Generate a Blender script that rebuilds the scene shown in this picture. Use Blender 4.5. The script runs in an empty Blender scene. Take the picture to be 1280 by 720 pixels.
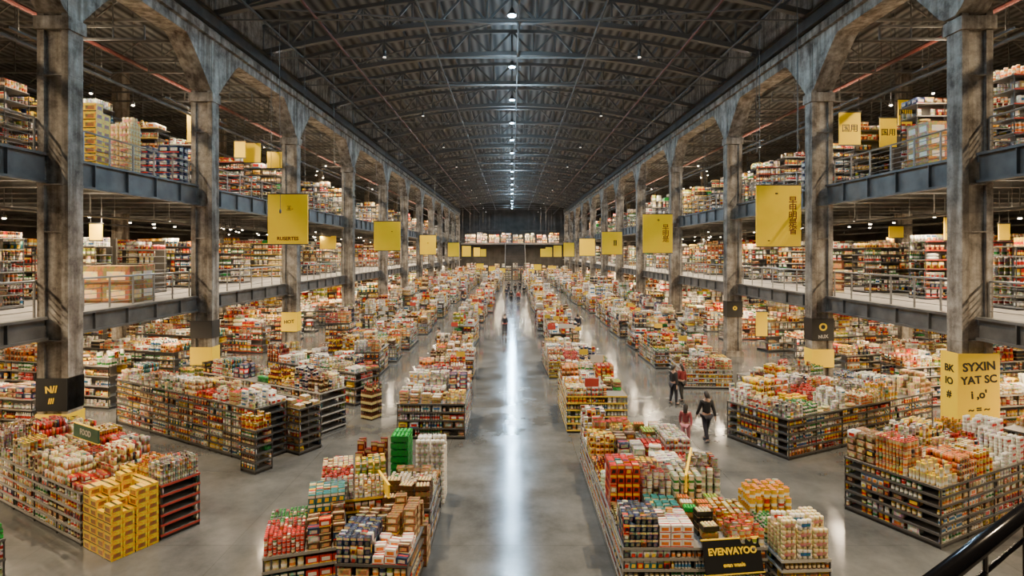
import bpy, math, random
import numpy as np
from mathutils import Vector, Matrix
random.seed(7)
scene=bpy.context.scene
COL=scene.collection
CAMH=6.6; F=700.0; HY=315.0
def W(u,v):
    s=(v-HY)/CAMH
    return ((u-640)/s, F/s)
# ---------------------------------------------------------------- materials
MATS={}
def mat(name,color=(.5,.5,.5),rough=.5,metal=0.,emit=0.,ecol=None,noise=0.,nscale=3.,bump=0.):
    if name in MATS: return MATS[name]
    m=bpy.data.materials.new(name); m.use_nodes=True
    nt=m.node_tree; b=nt.nodes['Principled BSDF']
    b.inputs['Base Color'].default_value=(*color,1)
    b.inputs['Roughness'].default_value=rough
    b.inputs['Metallic'].default_value=metal
    if emit>0:
        b.inputs['Emission Color'].default_value=(*(ecol or color),1)
        b.inputs['Emission Strength'].default_value=emit
    if noise>0 or bump>0:
        tc=nt.nodes.new('ShaderNodeTexCoord'); n=nt.nodes.new('ShaderNodeTexNoise')
        n.inputs['Scale'].default_value=nscale; n.inputs['Detail'].default_value=6
        nt.links.new(tc.outputs['Object'],n.inputs['Vector'])
        if noise>0:
            r=nt.nodes.new('ShaderNodeValToRGB')
            r.color_ramp.elements[0].position=.3; r.color_ramp.elements[1].position=.72
            r.color_ramp.elements[0].color=tuple(c*(1-noise) for c in color)+(1,)
            r.color_ramp.elements[1].color=tuple(min(1,c*(1+noise)) for c in color)+(1,)
            nt.links.new(n.outputs['Fac'],r.inputs['Fac']); nt.links.new(r.outputs['Color'],b.inputs['Base Color'])
        if bump>0:
            bp=nt.nodes.new('ShaderNodeBump'); bp.inputs['Strength'].default_value=bump
            nt.links.new(n.outputs['Fac'],bp.inputs['Height']); nt.links.new(bp.outputs['Normal'],b.inputs['Normal'])
    MATS[name]=m
    return m
CONC=bpy.data.materials.new('weathered_concrete'); CONC.use_nodes=True
nt=CONC.node_tree; b=nt.nodes['Principled BSDF']; b.inputs['Roughness'].default_value=.9; b.inputs['Specular IOR Level'].default_value=.25
n1=nt.nodes.new('ShaderNodeTexNoise'); n1.inputs['Scale'].default_value=1.3; n1.inputs['Detail'].default_value=10; n1.inputs['Roughness'].default_value=.75
mp=nt.nodes.new('ShaderNodeMapping'); mp.inputs['Scale'].default_value=(4,4,.35)
n2=nt.nodes.new('ShaderNodeTexNoise'); n2.inputs['Scale'].default_value=1; n2.inputs['Detail'].default_value=5
geo=nt.nodes.new('ShaderNodeNewGeometry')
nt.links.new(geo.outputs['Position'],n1.inputs['Vector']); nt.links.new(geo.outputs['Position'],mp.inputs['Vector']); nt.links.new(mp.outputs['Vector'],n2.inputs['Vector'])
r1=nt.nodes.new('ShaderNodeValToRGB'); r1.color_ramp.elements[0].position=.36; r1.color_ramp.elements[1].position=.64
r1.color_ramp.elements[0].color=(.12,.10,.083,1); r1.color_ramp.elements[1].color=(.46,.42,.365,1)
r2=nt.nodes.new('ShaderNodeValToRGB'); r2.color_ramp.elements[0].position=.38; r2.color_ramp.elements[1].position=.58
r2.color_ramp.elements[0].color=(.42,.38,.34,1); r2.color_ramp.elements[1].color=(1,1,1,1)
nt.links.new(n1.outputs['Fac'],r1.inputs['Fac']); nt.links.new(n2.outputs['Fac'],r2.inputs['Fac'])
mx=nt.nodes.new('ShaderNodeMix'); mx.data_type='RGBA'; mx.blend_type='MULTIPLY'; mx.inputs['Factor'].default_value=.8
nt.links.new(r1.outputs['Color'],mx.inputs[6]); nt.links.new(r2.outputs['Color'],mx.inputs[7]); nt.links.new(mx.outputs[2],b.inputs['Base Color'])
bp=nt.nodes.new('ShaderNodeBump'); bp.inputs['Strength'].default_value=.7; nt.links.new(n1.outputs['Fac'],bp.inputs['Height']); nt.links.new(bp.outputs['Normal'],b.inputs['Normal'])
CONCD=mat('concrete_deck',(.26,.24,.215),.6,noise=.3,nscale=.6)
STEEL=mat('dark_steel',(.075,.073,.07),.5,.15,noise=.3,nscale=2)
STEELB=mat('beam_steel',(.115,.112,.108),.55,.1,noise=.4,nscale=1.5)
RAILM=mat('rail_metal',(.26,.255,.25),.35,.4)
TRUSS=mat('truss_steel',(.155,.15,.143),.5,.1)
YEL=mat('sign_yellow',(.95,.62,.0),.6,emit=.16,ecol=(1,.62,.0),noise=.04,nscale=2)  # slight emission stands in for light on the dim sign faces
BLK=mat('sign_black',(.012,.012,.012),.45)
REDT=mat('sign_red',(.13,.012,.008),.5)
SHELF=mat('shelf_metal',(.19,.18,.17),.5,.1)
SHELFD=mat('shelf_dark',(.045,.042,.04),.55,.2)
PARTM=mat('partition_dark',(.09,.08,.07),.6,noise=.3,nscale=1)
PRY=mat('price_yellow',(.75,.50,.03),.5); PRR=mat('price_red',(.45,.05,.03),.5); PRW=mat('price_white',(.55,.53,.47),.5); PRD=mat('price_dark',(.08,.075,.07),.5); PRG=mat('price_grey',(.28,.27,.25),.5)
LAMPM=mat('lamp_glow',(1,1,1),.5,emit=50,ecol=(.36,.70,1))
LAMPW=mat('lamp_glow_warm',(1,1,1),.5,emit=1.5,ecol=(1,.84,.66))
LAMPS=mat('lamp_glow_small',(1,1,1),.5,emit=22,ecol=(1,.82,.58))
WALLM=mat('wall_paint',(.07,.062,.055),.9,noise=.4,nscale=.5)
RED_PIPE=mat('red_pipe',(.12,.03,.025),.5)
GOODS=bpy.data.materials.new('printed_packaging'); GOODS.use_nodes=True
nt=GOODS.node_tree; b=nt.nodes['Principled BSDF']; b.inputs['Roughness'].default_value=.38
at=nt.nodes.new('ShaderNodeAttribute'); at.attribute_name='col'
tc=nt.nodes.new('ShaderNodeTexCoord'); vo=nt.nodes.new('ShaderNodeTexVoronoi'); vo.inputs['Scale'].default_value=19
nt.links.new(tc.outputs['Object'],vo.inputs['Vector'])
mx=nt.nodes.new('ShaderNodeMix'); mx.data_type='RGBA'; mx.blend_type='OVERLAY'; mx.inputs['Factor'].default_value=.45
nt.links.new(at.outputs['Color'],mx.inputs[6]); nt.links.new(vo.outputs['Color'],mx.inputs[7])
nt.links.new(mx.outputs[2],b.inputs['Base Color'])
FLOORM=bpy.data.materials.new('polished_concrete'); FLOORM.use_nodes=True
nt=FLOORM.node_tree; b=nt.nodes['Principled BSDF']
tc=nt.nodes.new('ShaderNodeTexCoord'); n=nt.nodes.new('ShaderNodeTexNoise'); n.inputs['Scale'].default_value=.4; n.inputs['Detail'].default_value=9; n.inputs['Roughness'].default_value=.7
nt.links.new(tc.outputs['Object'],n.inputs['Vector'])
r=nt.nodes.new('ShaderNodeValToRGB'); r.color_ramp.elements[0].position=.34; r.color_ramp.elements[1].position=.68
r.color_ramp.elements[0].color=(.06,.064,.066,1); r.color_ramp.elements[1].color=(.155,.158,.155,1)
nt.links.new(n.outputs['Fac'],r.inputs['Fac'])
br=nt.nodes.new('ShaderNodeTexBrick'); br.offset=0; br.inputs['Scale'].default_value=1
br.inputs['Brick Width'].default_value=4.2; br.inputs['Row Height'].default_value=4.2; br.inputs['Mortar Size'].default_value=.008
br.inputs['Color1'].default_value=(1,1,1,1); br.inputs['Color2'].default_value=(.95,.95,.95,1); br.inputs['Mortar'].default_value=(.7,.7,.7,1)
mp=nt.nodes.new('ShaderNodeMapping'); mp.inputs['Location'].default_value=(2.1,0,0)
nt.links.new(tc.outputs['Object'],mp.inputs['Vector']); nt.links.new(mp.outputs['Vector'],br.inputs['Vector'])
mx=nt.nodes.new('ShaderNodeMix'); mx.data_type='RGBA'; mx.blend_type='MULTIPLY'; mx.inputs['Factor'].default_value=1
nt.links.new(r.outputs['Color'],mx.inputs[6]); nt.links.new(br.outputs['Color'],mx.inputs[7]); nt.links.new(mx.outputs[2],b.inputs['Base Color'])
n2=nt.nodes.new('ShaderNodeTexNoise'); n2.inputs['Scale'].default_value=.8; n2.inputs['Detail'].default_value=6
nt.links.new(tc.outputs['Object'],n2.inputs['Vector'])
mr=nt.nodes.new('ShaderNodeMapRange'); mr.inputs['From Min'].default_value=.3; mr.inputs['From Max'].default_value=.7; mr.inputs['To Min'].default_value=.08; mr.inputs['To Max'].default_value=.19
nt.links.new(n2.outputs['Fac'],mr.inputs['Value']); nt.links.new(mr.outputs['Result'],b.inputs['Roughness'])
b.inputs['Specular IOR Level'].default_value=.55
ROOFM=bpy.data.materials.new('corrugated_roof'); ROOFM.use_nodes=True
nt=ROOFM.node_tree; b=nt.nodes['Principled BSDF']; b.inputs['Roughness'].default_value=.55; b.inputs['Metallic'].default_value=.1
tc=nt.nodes.new('ShaderNodeTexCoord'); wv=nt.nodes.new('ShaderNodeTexWave'); wv.bands_direction='X'; wv.inputs['Scale'].default_value=.55
nt.links.new(tc.outputs['Object'],wv.inputs['Vector'])
r=nt.nodes.new('ShaderNodeValToRGB'); r.color_ramp.elements[0].color=(.025,.026,.027,1); r.color_ramp.elements[1].color=(.20,.20,.197,1)
nt.links.new(wv.outputs['Fac'],r.inputs['Fac']); nt.links.new(r.outputs['Color'],b.inputs['Base Color'])
bp=nt.nodes.new('ShaderNodeBump'); bp.inputs['Strength'].default_value=.6; nt.links.new(wv.outputs['Fac'],bp.inputs['Height']); nt.links.new(bp.outputs['Normal'],b.inputs['Normal'])

# ---------------------------------------------------------------- mesh helpers
class MB:
    def __init__(s): s.v=[]; s.f=[]; s.m=[]
    def add(s,vs,fs,m=0):
        o=len(s.v); s.v+=[tuple(p) for p in vs]; s.f+=[tuple(i+o for i in f) for f in fs]; s.m+=[m]*len(fs)
    def box(s,x0,x1,y0,y1,z0,z1,m=0):
        s.add([(x0,y0,z0),(x1,y0,z0),(x1,y1,z0),(x0,y1,z0),(x0,y0,z1),(x1,y0,z1),(x1,y1,z1),(x0,y1,z1)],
              [(0,3,2,1),(4,5,6,7),(0,1,5,4),(1,2,6,5),(2,3,7,6),(3,0,4,7)],m)
        return s
    def beam(s,p,q,w,h=None,m=0):
        h=h or w; p=Vector(p);q=Vector(q); d=(q-p).normalized()
        up=Vector((0,0,1)) if abs(d.z)<.95 else Vector((0,1,0))
        a=d.cross(up).normalized()*w/2; c=a.cross(d).normalized()*h/2
        vs=[p-a-c,p+a-c,p+a+c,p-a+c,q-a-c,q+a-c,q+a+c,q-a+c]
        s.add(vs,[(0,1,2,3),(7,6,5,4),(0,4,5,1),(1,5,6,2),(2,6,7,3),(3,7,4,0)],m); return s
    def tube(s,p,q,r,n=8,m=0,r2=None):
        r2=r if r2 is None else r2
        p=Vector(p);q=Vector(q); d=(q-p).normalized()
        up=Vector((0,0,1)) if abs(d.z)<.95 else Vector((0,1,0))
        a=d.cross(up).normalized(); c=a.cross(d).normalized()
        vs=[]
        for o,rr in ((p,r),(q,r2)):
            for i in range(n):
                t=2*math.pi*i/n; vs.append(o+a*math.cos(t)*rr+c*math.sin(t)*rr)
        fs=[(i,(i+1)%n,n+(i+1)%n,n+i) for i in range(n)]+[tuple(range(n))[::-1],tuple(range(n,2*n))]
        s.add(vs,fs,m); return s
    def lathe(s,prof,n=12,m=0,c=(0,0)):
        vs=[];fs=[]
        for r,z in prof:
            for i in range(n):
                t=2*math.pi*i/n; vs.append((c[0]+r*math.cos(t),c[1]+r*math.sin(t),z))
        for k in range(len(prof)-1):
            for i in range(n): fs.append((k*n+i,k*n+(i+1)%n,(k+1)*n+(i+1)%n,(k+1)*n+i))
        fs.append(tuple(range(n))[::-1]); fs.append(tuple(range((len(prof)-1)*n,len(prof)*n)))
        s.add(vs,fs,m); return s
    def mesh(s,name,mats,bevel=0,smooth=False):
        me=bpy.data.meshes.new(name); me.from_pydata(s.v,[],s.f)
        for m in mats: me.materials.append(m)
        if len(mats)>1: me.polygons.foreach_set('material_index',s.m)
        if smooth: me.polygons.foreach_set('use_smooth',[True]*len(s.f))
        me.update(); return me
    def obj(s,name,mats,parent=None,loc=(0,0,0),rot=(0,0,0),smooth=False,bevel=0):
        if not isinstance(mats,(list,tuple)): mats=[mats]
        return link(name,s.mesh(name,mats,smooth=smooth),parent,loc,rot,bevel)
def link(name,data,parent=None,loc=(0,0,0),rot=(0,0,0),bevel=0):
    o=bpy.data.objects.new(name,data); COL.objects.link(o)
    o.location=loc; o.rotation_euler=rot
    if parent: o.parent=parent
    if bevel:
        md=o.modifiers.new('Bevel','BEVEL'); md.width=bevel; md.segments=2; md.limit_method='ANGLE'
    return o
def top(o,label,cat,group=None,kind=None):
    o['label']=label; o['category']=cat
    if group: o['group']=group
    if kind: o['kind']=kind
    return o
def struct(o,label,cat):
    o['kind']='structure'; o['label']=label; o['category']=cat; return o
def empty(name,loc,rot=(0,0,0)):
    o=bpy.data.objects.new(name,None); COL.objects.link(o); o.location=loc; o.rotation_euler=rot; o.empty_display_size=.2
    return o
def dup(root,loc,rot=None):
    n=root.copy(); COL.objects.link(n); n.location=loc
    if rot is not None: n.rotation_euler=rot
    for c in root.children:
        k=c.copy(); k.parent=n; COL.objects.link(k)
        for g in c.children:
            gg=g.copy(); gg.parent=k; COL.objects.link(gg)
    return n
TXT={}
def textmesh(s,size,ext=.004):
    key=(s,size)
    if key in TXT: return TXT[key]
    cu=bpy.data.curves.new('lettering','FONT'); cu.body=s; cu.size=size; cu.extrude=ext
    cu.align_x='CENTER'; cu.align_y='CENTER'; cu.space_line=.85; cu.offset=size*.034 if s.isascii() else size*.012; cu.resolution_u=3
    o=bpy.data.objects.new('lettering',cu); COL.objects.link(o)
    dg=bpy.context.evaluated_depsgraph_get(); dg.update()
    me=bpy.data.meshes.new_from_object(o.evaluated_get(dg)); me.name='lettering'
    bpy.data.objects.remove(o); TXT[key]=me
    return me
def lettering(s,size,m,parent,loc,rot=(math.pi/2,0,0)):
    me=textmesh(s,size).copy(); me.materials.clear(); me.materials.append(m)
    return link('lettering',me,parent,loc,rot)

# ---------------------------------------------------------------- people (skin based)
SKIN=mat('skin',(.50,.30,.21),.55); HAIR=mat('hair_black',(.015,.011,.01),.6); SHOE=mat('shoe_dark',(.03,.03,.03),.5); EYE=mat('eye_dark',(.02,.015,.01),.3)
def skinmesh(name,vs,es,rs,m,sub=1):
    me=bpy.data.meshes.new(name); me.from_pydata(vs,es,[]); me.update()
    o=bpy.data.objects.new(name,me); COL.objects.link(o)
    md=o.modifiers.new('Skin','SKIN'); md.use_smooth_shade=True
    o.modifiers.new('Sub','SUBSURF').levels=sub
    sv=me.skin_vertices[0].data
    for i,r in enumerate(rs): sv[i].radius=r if isinstance(r,tuple) else (r,r)
    sv[0].use_root=True
    dg=bpy.context.evaluated_depsgraph_get(); dg.update()
    out=bpy.data.meshes.new_from_object(o.evaluated_get(dg)); out.name=name
    bpy.data.objects.remove(o)
    out.materials.clear(); out.materials.append(m)
    for p in out.polygons: p.use_smooth=True
    return out
def person(x,y,face,H=1.72,stride=.25,shirt=(.03,.03,.03),pants=(.03,.03,.05),label='person in dark clothes walking',reach=0.,longhair=False,detail=True,z=0):
    st=stride
    vs=[];es=[];rs=[]
    def a(p,r,par=None):
        vs.append(p); rs.append(r)
        if par is not None: es.append((par,len(vs)-1))
        return len(vs)-1
    pel=a((0,0,.95),(.15,.11)); wa=a((0,0,1.10),(.125,.09),pel); ch=a((0,0,1.28),(.15,.10),wa); sh=a((0,-.005,1.41),(.12,.075),ch)
    nk=a((0,.005,1.49),.05,sh); hd=a((0,.015,1.56),.068,nk); hm=a((0,.02,1.63),(.078,.092),hd); ht=a((0,.01,1.70),(.06,.07),hm)
    if detail: a((0,.115,1.615),.012,hm)
    arms=[];legs=[]
    for sx in (-1,1):
        fw=-sx*st*.5
        s0=a((sx*.17,0,1.40),.055,sh)
        if reach>0:
            e=a((sx*.22,.10,1.16),.042,s0); w=a((sx*.17,.32,1.08),.03,e); h=a((sx*.16,.40,1.06),(.034,.02),w)
        else:
            e=a((sx*.235,fw*.4,1.13),.042,s0); w=a((sx*.25,fw*1.1+.03,.90),.029,e); h=a((sx*.25,fw*1.3+.04,.82),(.022,.036),w)
        if detail:
            for i,l in enumerate((.055,.065,.06,.045)):
                off=(i-1.5)*.019
                if reach>0: p1=(sx*.16+off,.40+l*.8,1.05); p2=(sx*.16+off,.40+l*1.1,1.05-l*.6)
                else: p1=(sx*.25,fw*1.3+.04+off,.80-l*.7); p2=(sx*.24,fw*1.3+.045+off,.80-l*1.3)
                q=a(p1,.009,h); a(p2,.008,q)
            if reach>0: a((sx*.12,.42,1.05),.01,h)
            else: a((sx*.235,fw*1.3+.09,.82),.01,h)
        arms.append((s0,e,w))
        lf=sx*st
        hp=a((sx*.095,0,.88),.088,pel)
        kn=a((sx*.10,lf*.45+.02,.50),.06,hp); ak=a((sx*.10,lf*.9-.03,.10+max(0,-lf)*.25),.04,kn); to=a((sx*.11,lf*.9+.11,.045+max(0,-lf)*.05),(.035,.03),ak)
        legs.append((hp,kn,ak,to))
    sc=H/1.76
    root=empty('person',(x,y,z),(0,0,face)); root.scale=(sc,)*3
    top(root,label,'person')
    link('body',skinmesh('body',vs,es,rs,SKIN),root)
    def sub(ids_edges,ext,name,m):
        ids=[];e2=[]
        for c in ids_edges:
            for i in c:
                if i not in ids: ids.append(i)
        for c in ids_edges:
            for i in range(len(c)-1):
                t=(ids.index(c[i]),ids.index(c[i+1]))
                if t not in e2: e2.append(t)
        r=[]
        for i in ids:
            q=rs[i] if isinstance(rs[i],tuple) else (rs[i],rs[i]); r.append((q[0]+ext,q[1]+ext))
        link(name,skinmesh(name,[vs[i] for i in ids],e2,r,m),root)
    sm=mat('cloth_%.2f_%.2f_%.2f'%shirt,shirt,.85); pm=mat('cloth_%.2f_%.2f_%.2f'%pants,pants,.85)
    sub([(pel,wa,ch,sh),(sh,)+arms[0],(sh,)+arms[1]],.022,'shirt',sm)
    sub([(pel,)+legs[0][:3],(pel,)+legs[1][:3]],.016,'trousers',pm)
    for l in legs:
        A,T=vs[l[2]],vs[l[3]]
        mb=MB(); mb.tube((A[0],A[1]-.03,A[2]-.04),(T[0],T[1]+.03,T[2]-.005),.045,8,r2=.035)
        mb.obj('shoe',SHOE,root,smooth=True)
    mb=MB()
    n=12; vs2=[];fs2=[]
    rings=6
    for k2 in range(rings+1):
        ph=k2/rings*math.pi*.55
        for i in range(n):
            t=2*math.pi*i/n
            vs2.append((.098*math.sin(ph)*math.cos(t),-.012+.112*math.sin(ph)*math.sin(t)-(.03 if math.sin(t)<0 else 0)*k2/rings,1.65+.105*math.cos(ph)-(.10*k2/rings if math.sin(t)<-.2 else 0)*(2.2 if longhair else 1)))
    for k2 in range(rings):
        for i in range(n): fs2.append((k2*n+i,k2*n+(i+1)%n,(k2+1)*n+(i+1)%n,(k2+1)*n+i))
    mb.add(vs2,fs2); mb.obj('hair',HAIR,root,smooth=True)
    if detail:
        for sx in (-1,1):
            MB().lathe([(.003,-.008),(.009,-.004),(.009,.004),(.003,.008)],6).obj('eye',EYE,root,(sx*.032,.105,1.64))
            MB().tube((sx*.088,.0,1.60),(sx*.098,-.005,1.65),.014,6).obj('ear',SKIN,root)
        MB().box(-.025,.025,.098,.108,1.575,1.583).obj('mouth',REDT,root)
    return root
pw=W
x,y=pw(883,553); person(x,y,.15,1.80,.30,(.02,.02,.022),(.02,.02,.03),'person in black jacket and dark trousers walking down side aisle')
x,y=pw(857,558); person(x,y,-.5,1.45,.22,(.30,.06,.07),(.55,.22,.26),'young person in reddish top and pink trousers walking beside companion',longhair=True)
x,y=pw(852,502); person(x,y,.6,1.70,.12,(.25,.03,.03),(.03,.03,.03),'person in dark red top standing by displays',longhair=True)
x,y=pw(842,506); person(x,y,-1.2,1.75,.10,(.02,.02,.02),(.03,.03,.04),'person in black clothes standing by displays')
x,y=pw(631,420); person(x,y,3.14,1.75,.2,(.03,.03,.035),(.02,.02,.03),'person in dark top pushing a shopping cart',reach=1,detail=False)
for (u,v,c1,c2,st,fc) in [(722,420,(.03,.03,.05),(.05,.05,.05),.2,0),(711,412,(.2,.04,.03),(.04,.04,.06),.2,3),(548,441,(.25,.24,.22),(.03,.03,.04),.1,1),
     (639,379,(.03,.03,.03),(.02,.02,.02),.2,0),(648,380,(.3,.05,.04),(.03,.03,.05),.2,3.1),(655,372,(.02,.02,.02),(.03,.03,.03),.2,0),(633,374,(.05,.05,.07),(.05,.05,.07),.2,0),
     (644,368,(.02,.02,.02),(.02,.02,.02),.2,0),(636,365,(.04,.03,.03),(.02,.02,.02),.2,0),(650,364,(.02,.02,.02),(.02,.02,.02),.2,0),
     (580,388,(.03,.03,.05),(.03,.03,.03),.15,0),(752,398,(.05,.12,.25),(.03,.03,.03),.2,2.9)]:
    x,y=pw(u,v); person(x,y,fc,1.75,st,c1,c2,'distant shopper in %s top walking along aisle'%('dark' if sum(c1)<.3 else 'bright'),detail=False)

# ---------------------------------------------------------------- room shell
COLY=[9.0,17.4,25.6,35.6,48,61,73,85,97,109,121,133,145]
YB=158.0; XW=38.0
struct(MB().box(-XW,XW,-6,YB,-.3,0).obj('floor',FLOORM),'polished grey concrete floor of the hall','floor')
struct(MB().box(-XW-.3,-XW,-6,YB,0,20).obj('wall_left',WALLM),'dark side wall of the hall','wall')
struct(MB().box(XW,XW+.3,-6,YB,0,20).obj('wall_right',WALLM),'dark side wall of the hall','wall')
struct(MB().box(-XW,XW,YB,YB+.3,0,22).obj('wall_back',WALLM),'dark end wall of the hall','wall')
struct(MB().box(-XW,XW,-6.3,-6,0,22).obj('wall_front',WALLM),'dark end wall behind the balcony','wall')
RW=14.5
def roofz(x,base=19.3,rise=1.7): return base+rise*(1-(x/RW)**2)
mb=MB(); N=16
xs=[-RW+2*RW*i/N for i in range(N+1)]
vs=[(x,yy,roofz(x)) for yy in (-6,YB) for x in xs]
mb.add(vs,[(i,i+1,N+2+i,N+1+i) for i in range(N)])
struct(mb.obj('ceiling',ROOFM),'dark corrugated metal vaulted roof','ceiling')
for sx,nm in ((-1,'ceiling_left'),(1,'ceiling_right')):
    a,b_=sorted((sx*RW,sx*XW))
    struct(MB().box(a,b_,-6,YB,18.3,18.5).obj(nm,ROOFM),'dark metal roof over the side hall','ceiling')
D1T,D1B=4.6,3.95; D2T,D2B=9.6,8.75
for sx,nm in ((-1,'left'),(1,'right')):
    a,b_=sorted((sx*14.3,sx*XW))
    for zt,zb in ((D1T,D1B),(D2T,D2B)):
        struct(MB().box(a,b_,5,YB-.01,zt-.25,zt).obj('floor_'+nm,CONCD),'concrete mezzanine floor slab','floor')
struct(MB().box(-13.4,13.4,147,YB-.01,8.6,9.0).obj('floor_back',CONCD),'concrete balcony slab across the end of the hall','floor')

def colx(sx,y): return sx*(14.22 if (sx>0 and abs(y-17.4)<.1) else 14.03)
def colmesh():
    mb=MB()
    X,Y,xi,yi=.475,.30,.27,.20
    pl=[(-X,-Y),(-xi,-Y),(-xi,-yi),(xi,-yi),(xi,-Y),(X,-Y),(X,Y),(xi,Y),(xi,yi),(-xi,yi),(-xi,Y),(-X,Y)]
    n=len(pl)
    mb.add([(x,y,0) for x,y in pl]+[(x,y,18.2) for x,y in pl],[(i,(i+1)%n,n+(i+1)%n,n+i) for i in range(n)]+[tuple(range(n,2*n)),tuple(range(n))[::-1]])
    mb.box(-.54,.54,-.37,.37,13.4,13.8)
    mb.box(-.56,.56,-.38,.38,.001,.35)
    for z in (D1T-.75,D2T-.95,7.2,12.0): mb.box(-.487,.487,-.312,.312,z,z+.04)
    return mb.mesh('concrete_column',[CONC])
cm=colmesh()
for sx in (-1,1):
    for y in COLY:
        o=link('concrete_column',cm,None,(colx(sx,y),y,0))
        top(o,'tall square grey concrete column with recessed face','column','main concrete columns')
cm2=MB().box(-.35,.35,-.35,.35,0,18.3).box(-.5,.5,-.5,.5,D1B-.45,D1B).mesh('concrete_column',[CONC])
for sx in (-1,1):
    for y in COLY[1:]:
        o=link('concrete_column',cm2,None,(sx*25.3,y+.6,0),bevel=.02)
        top(o,'square concrete column inside the side hall','column','side hall columns')
for sx in (-1,1):
    for k in range(len(COLY)-1):
        a=COLY[k]; b_=COLY[k+1]; L=b_-a
        mb=MB(); N=40
        x0,x1=sorted((sx*13.58,sx*14.48))
        pts=[]
        for i in range(N+1):
            t=i/N; d=min(t,1-t)*L
            d=max(0,d-.3); e=min(1,d/1.9)
            g=.82*e+.18*math.sin(math.pi/2*e)
            pts.append((a+L*t,13.85+1.95*g))
        for i in range(N):
            (ya,za),(yb,zb)=pts[i],pts[i+1]
            fs=[(0,3,2,1),(4,5,6,7),(1,2,6,5),(3,0,4,7)]
            mb.add([(x0,ya,za),(x1,ya,za),(x1,yb,zb),(x0,yb,zb),(x0,ya,19.28),(x1,ya,19.28),(x1,yb,19.28),(x0,yb,19.28)],fs)
        p,q=sorted((sx*13.58,sx*13.40)); mb.box(p,q,a,b_,16.2,16.55)
        o=mb.obj('concrete_arch',CONC); top(o,'weathered concrete arch with angled haunches spanning between two columns','arch','concrete arches')
        xa=sx*13.5
        o=MB().box(min(xa,xa-sx*.25),max(xa,xa-sx*.25),a,b_-.02,17.2,17.3).box(min(xa-sx*.1,xa-sx*.15),max(xa-sx*.1,xa-sx*.15),a,b_-.02,16.75,17.2).box(min(xa,xa-sx*.25),max(xa,xa-sx*.25),a,b_-.02,16.65,16.75).obj('crane_rail_beam',STEEL)
        top(o,'dark steel rail beam along the top of the arches','beam','crane rail beams')
        for zt,zb in ((D1T,D1B),(D2T,D2B)):
            xo=sx*14.28
            mb=MB()
            def bx(xa,xb,z0,z1): 
                p,q=sorted((xo+sx*xa,xo+sx*xb)); mb.box(p,q,a+.32,b_-.32,z0,z1)
            bx(-.14,.14,zt-.06,zt+.02); bx(-.03,.03,zb,zt); bx(-.14,.14,zb-.04,zb+.04)
            nst=max(3,int(L/1.6))
            for i in range(1,nst):
                yy=a+L*i/nst
                p,q=sorted((xo-sx*.13,xo+sx*.13)); mb.box(p,q,yy-.015,yy+.015,zb,zt-.05)
            o=mb.obj('steel_beam',STEELB); top(o,'grey steel girder at the edge of the mezzanine','beam','mezzanine edge girders')
def railing(sx,a,b_,zt,near):
    L=b_-a; n=max(2,int(L/1.2)); x=sx*14.55
    root=empty('railing',(x,a,zt)); top(root,'grey metal guard railing along the mezzanine edge','railing','mezzanine railings')
    if near:
        MB().tube((0,0,1.1),(0,L,1.1),.035).obj('handrail',RAILM,root)
        for z in (.2,.38,.56,.74,.92): MB().tube((0,0,z),(0,L,z),.014,6).obj('rail',RAILM,root)
        for i in range(n+1): MB().box(-.025,.025,L*i/n-.025,L*i/n+.025,0,1.1).obj('post',RAILM,root)
    else:
        mb=MB().tube((0,0,1.1),(0,L,1.1),.035,6)
        for z in (.25,.5,.8): mb.beam((0,0,z),(0,L,z),.024)
        for i in range(n+1): mb.box(-.025,.025,L*i/n-.025,L*i/n+.025,0,1.1)
        mb.obj('rails',RAILM,root)
for sx in (-1,1):
    for k in range(len(COLY)-1):
        for zt in (D1T,D2T):
            railing(sx,COLY[k]+.35,COLY[k+1]-.35,zt,COLY[k]<30)
            if COLY[k]<110:
                nj=4 if COLY[k]<50 else 3
                for j in range(nj):
                    yy=COLY[k]+(COLY[k+1]-COLY[k])*(j+.5)/nj
                    x0,x1=sorted((sx*14.5,sx*37.9))
                    o=MB().box(x0,x1,yy-.1,yy+.1,zt-.32,zt-.25).box(x0,x1,yy-.02,yy+.02,zt-.6,zt-.32).box(x0,x1,yy-.1,yy+.1,zt-.65,zt-.6).obj('mezzanine_joist',STEELB)
                    top(o,'dark steel joist under the mezzanine floor','beam','mezzanine joists')
TW=13.6
def truss():
    root=empty('roof_truss',(0,0,0)); top(root,'dark steel lattice arch truss bowing across under the roof','truss','roof trusses')
    n=20
    bot=[(TW*(2*i/n-1),0,17.45+1.75*(1-(2*i/n-1)**2)) for i in range(n+1)]
    tp=[(TW*(2*i/n-1),0,18.85+1.75*(1-(2*i/n-1)**2)) for i in range(n+1)]
    mb=MB(); 
    for i in range(n): mb.beam(bot[i],bot[i+1],.30,.26)
    mb.obj('bottom_chord',TRUSS,root)
    mb=MB()
    for i in range(n): mb.beam(tp[i],tp[i+1],.24,.2)
    mb.obj('top_chord',TRUSS,root)
    mb=MB()
    for i in range(n):
        if i%2: mb.beam(bot[i],tp[i+1],.12)
        else: mb.beam(tp[i],bot[i+1],.12)
        mb.beam(bot[i],tp[i],.10)
    mb.obj('web',TRUSS,root)
    mb=MB().tube((-TW,0,17.2),(TW,0,17.2),.04,6); mb.obj('tie_rod',TRUSS,root)
    return root
tr=truss()
ty=[]
for k in range(1,len(COLY)-1):
    a,b_=COLY[k],COLY[k+1]
    for j in range(2): ty.append(a+(b_-a)*j/2)
tr.location=(0,ty[0],0)
for y in ty[1:]: dup(tr,(0,y,0))
for i in range(10):
    x=-12.4+24.8*i/9
    o=MB().box(x-.06,x+.06,-5,YB-.1,roofz(x)-.30,roofz(x)-.04).obj('roof_purlin',TRUSS); top(o,'long dark steel purlin under the roof sheets','beam','roof purlins')
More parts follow.
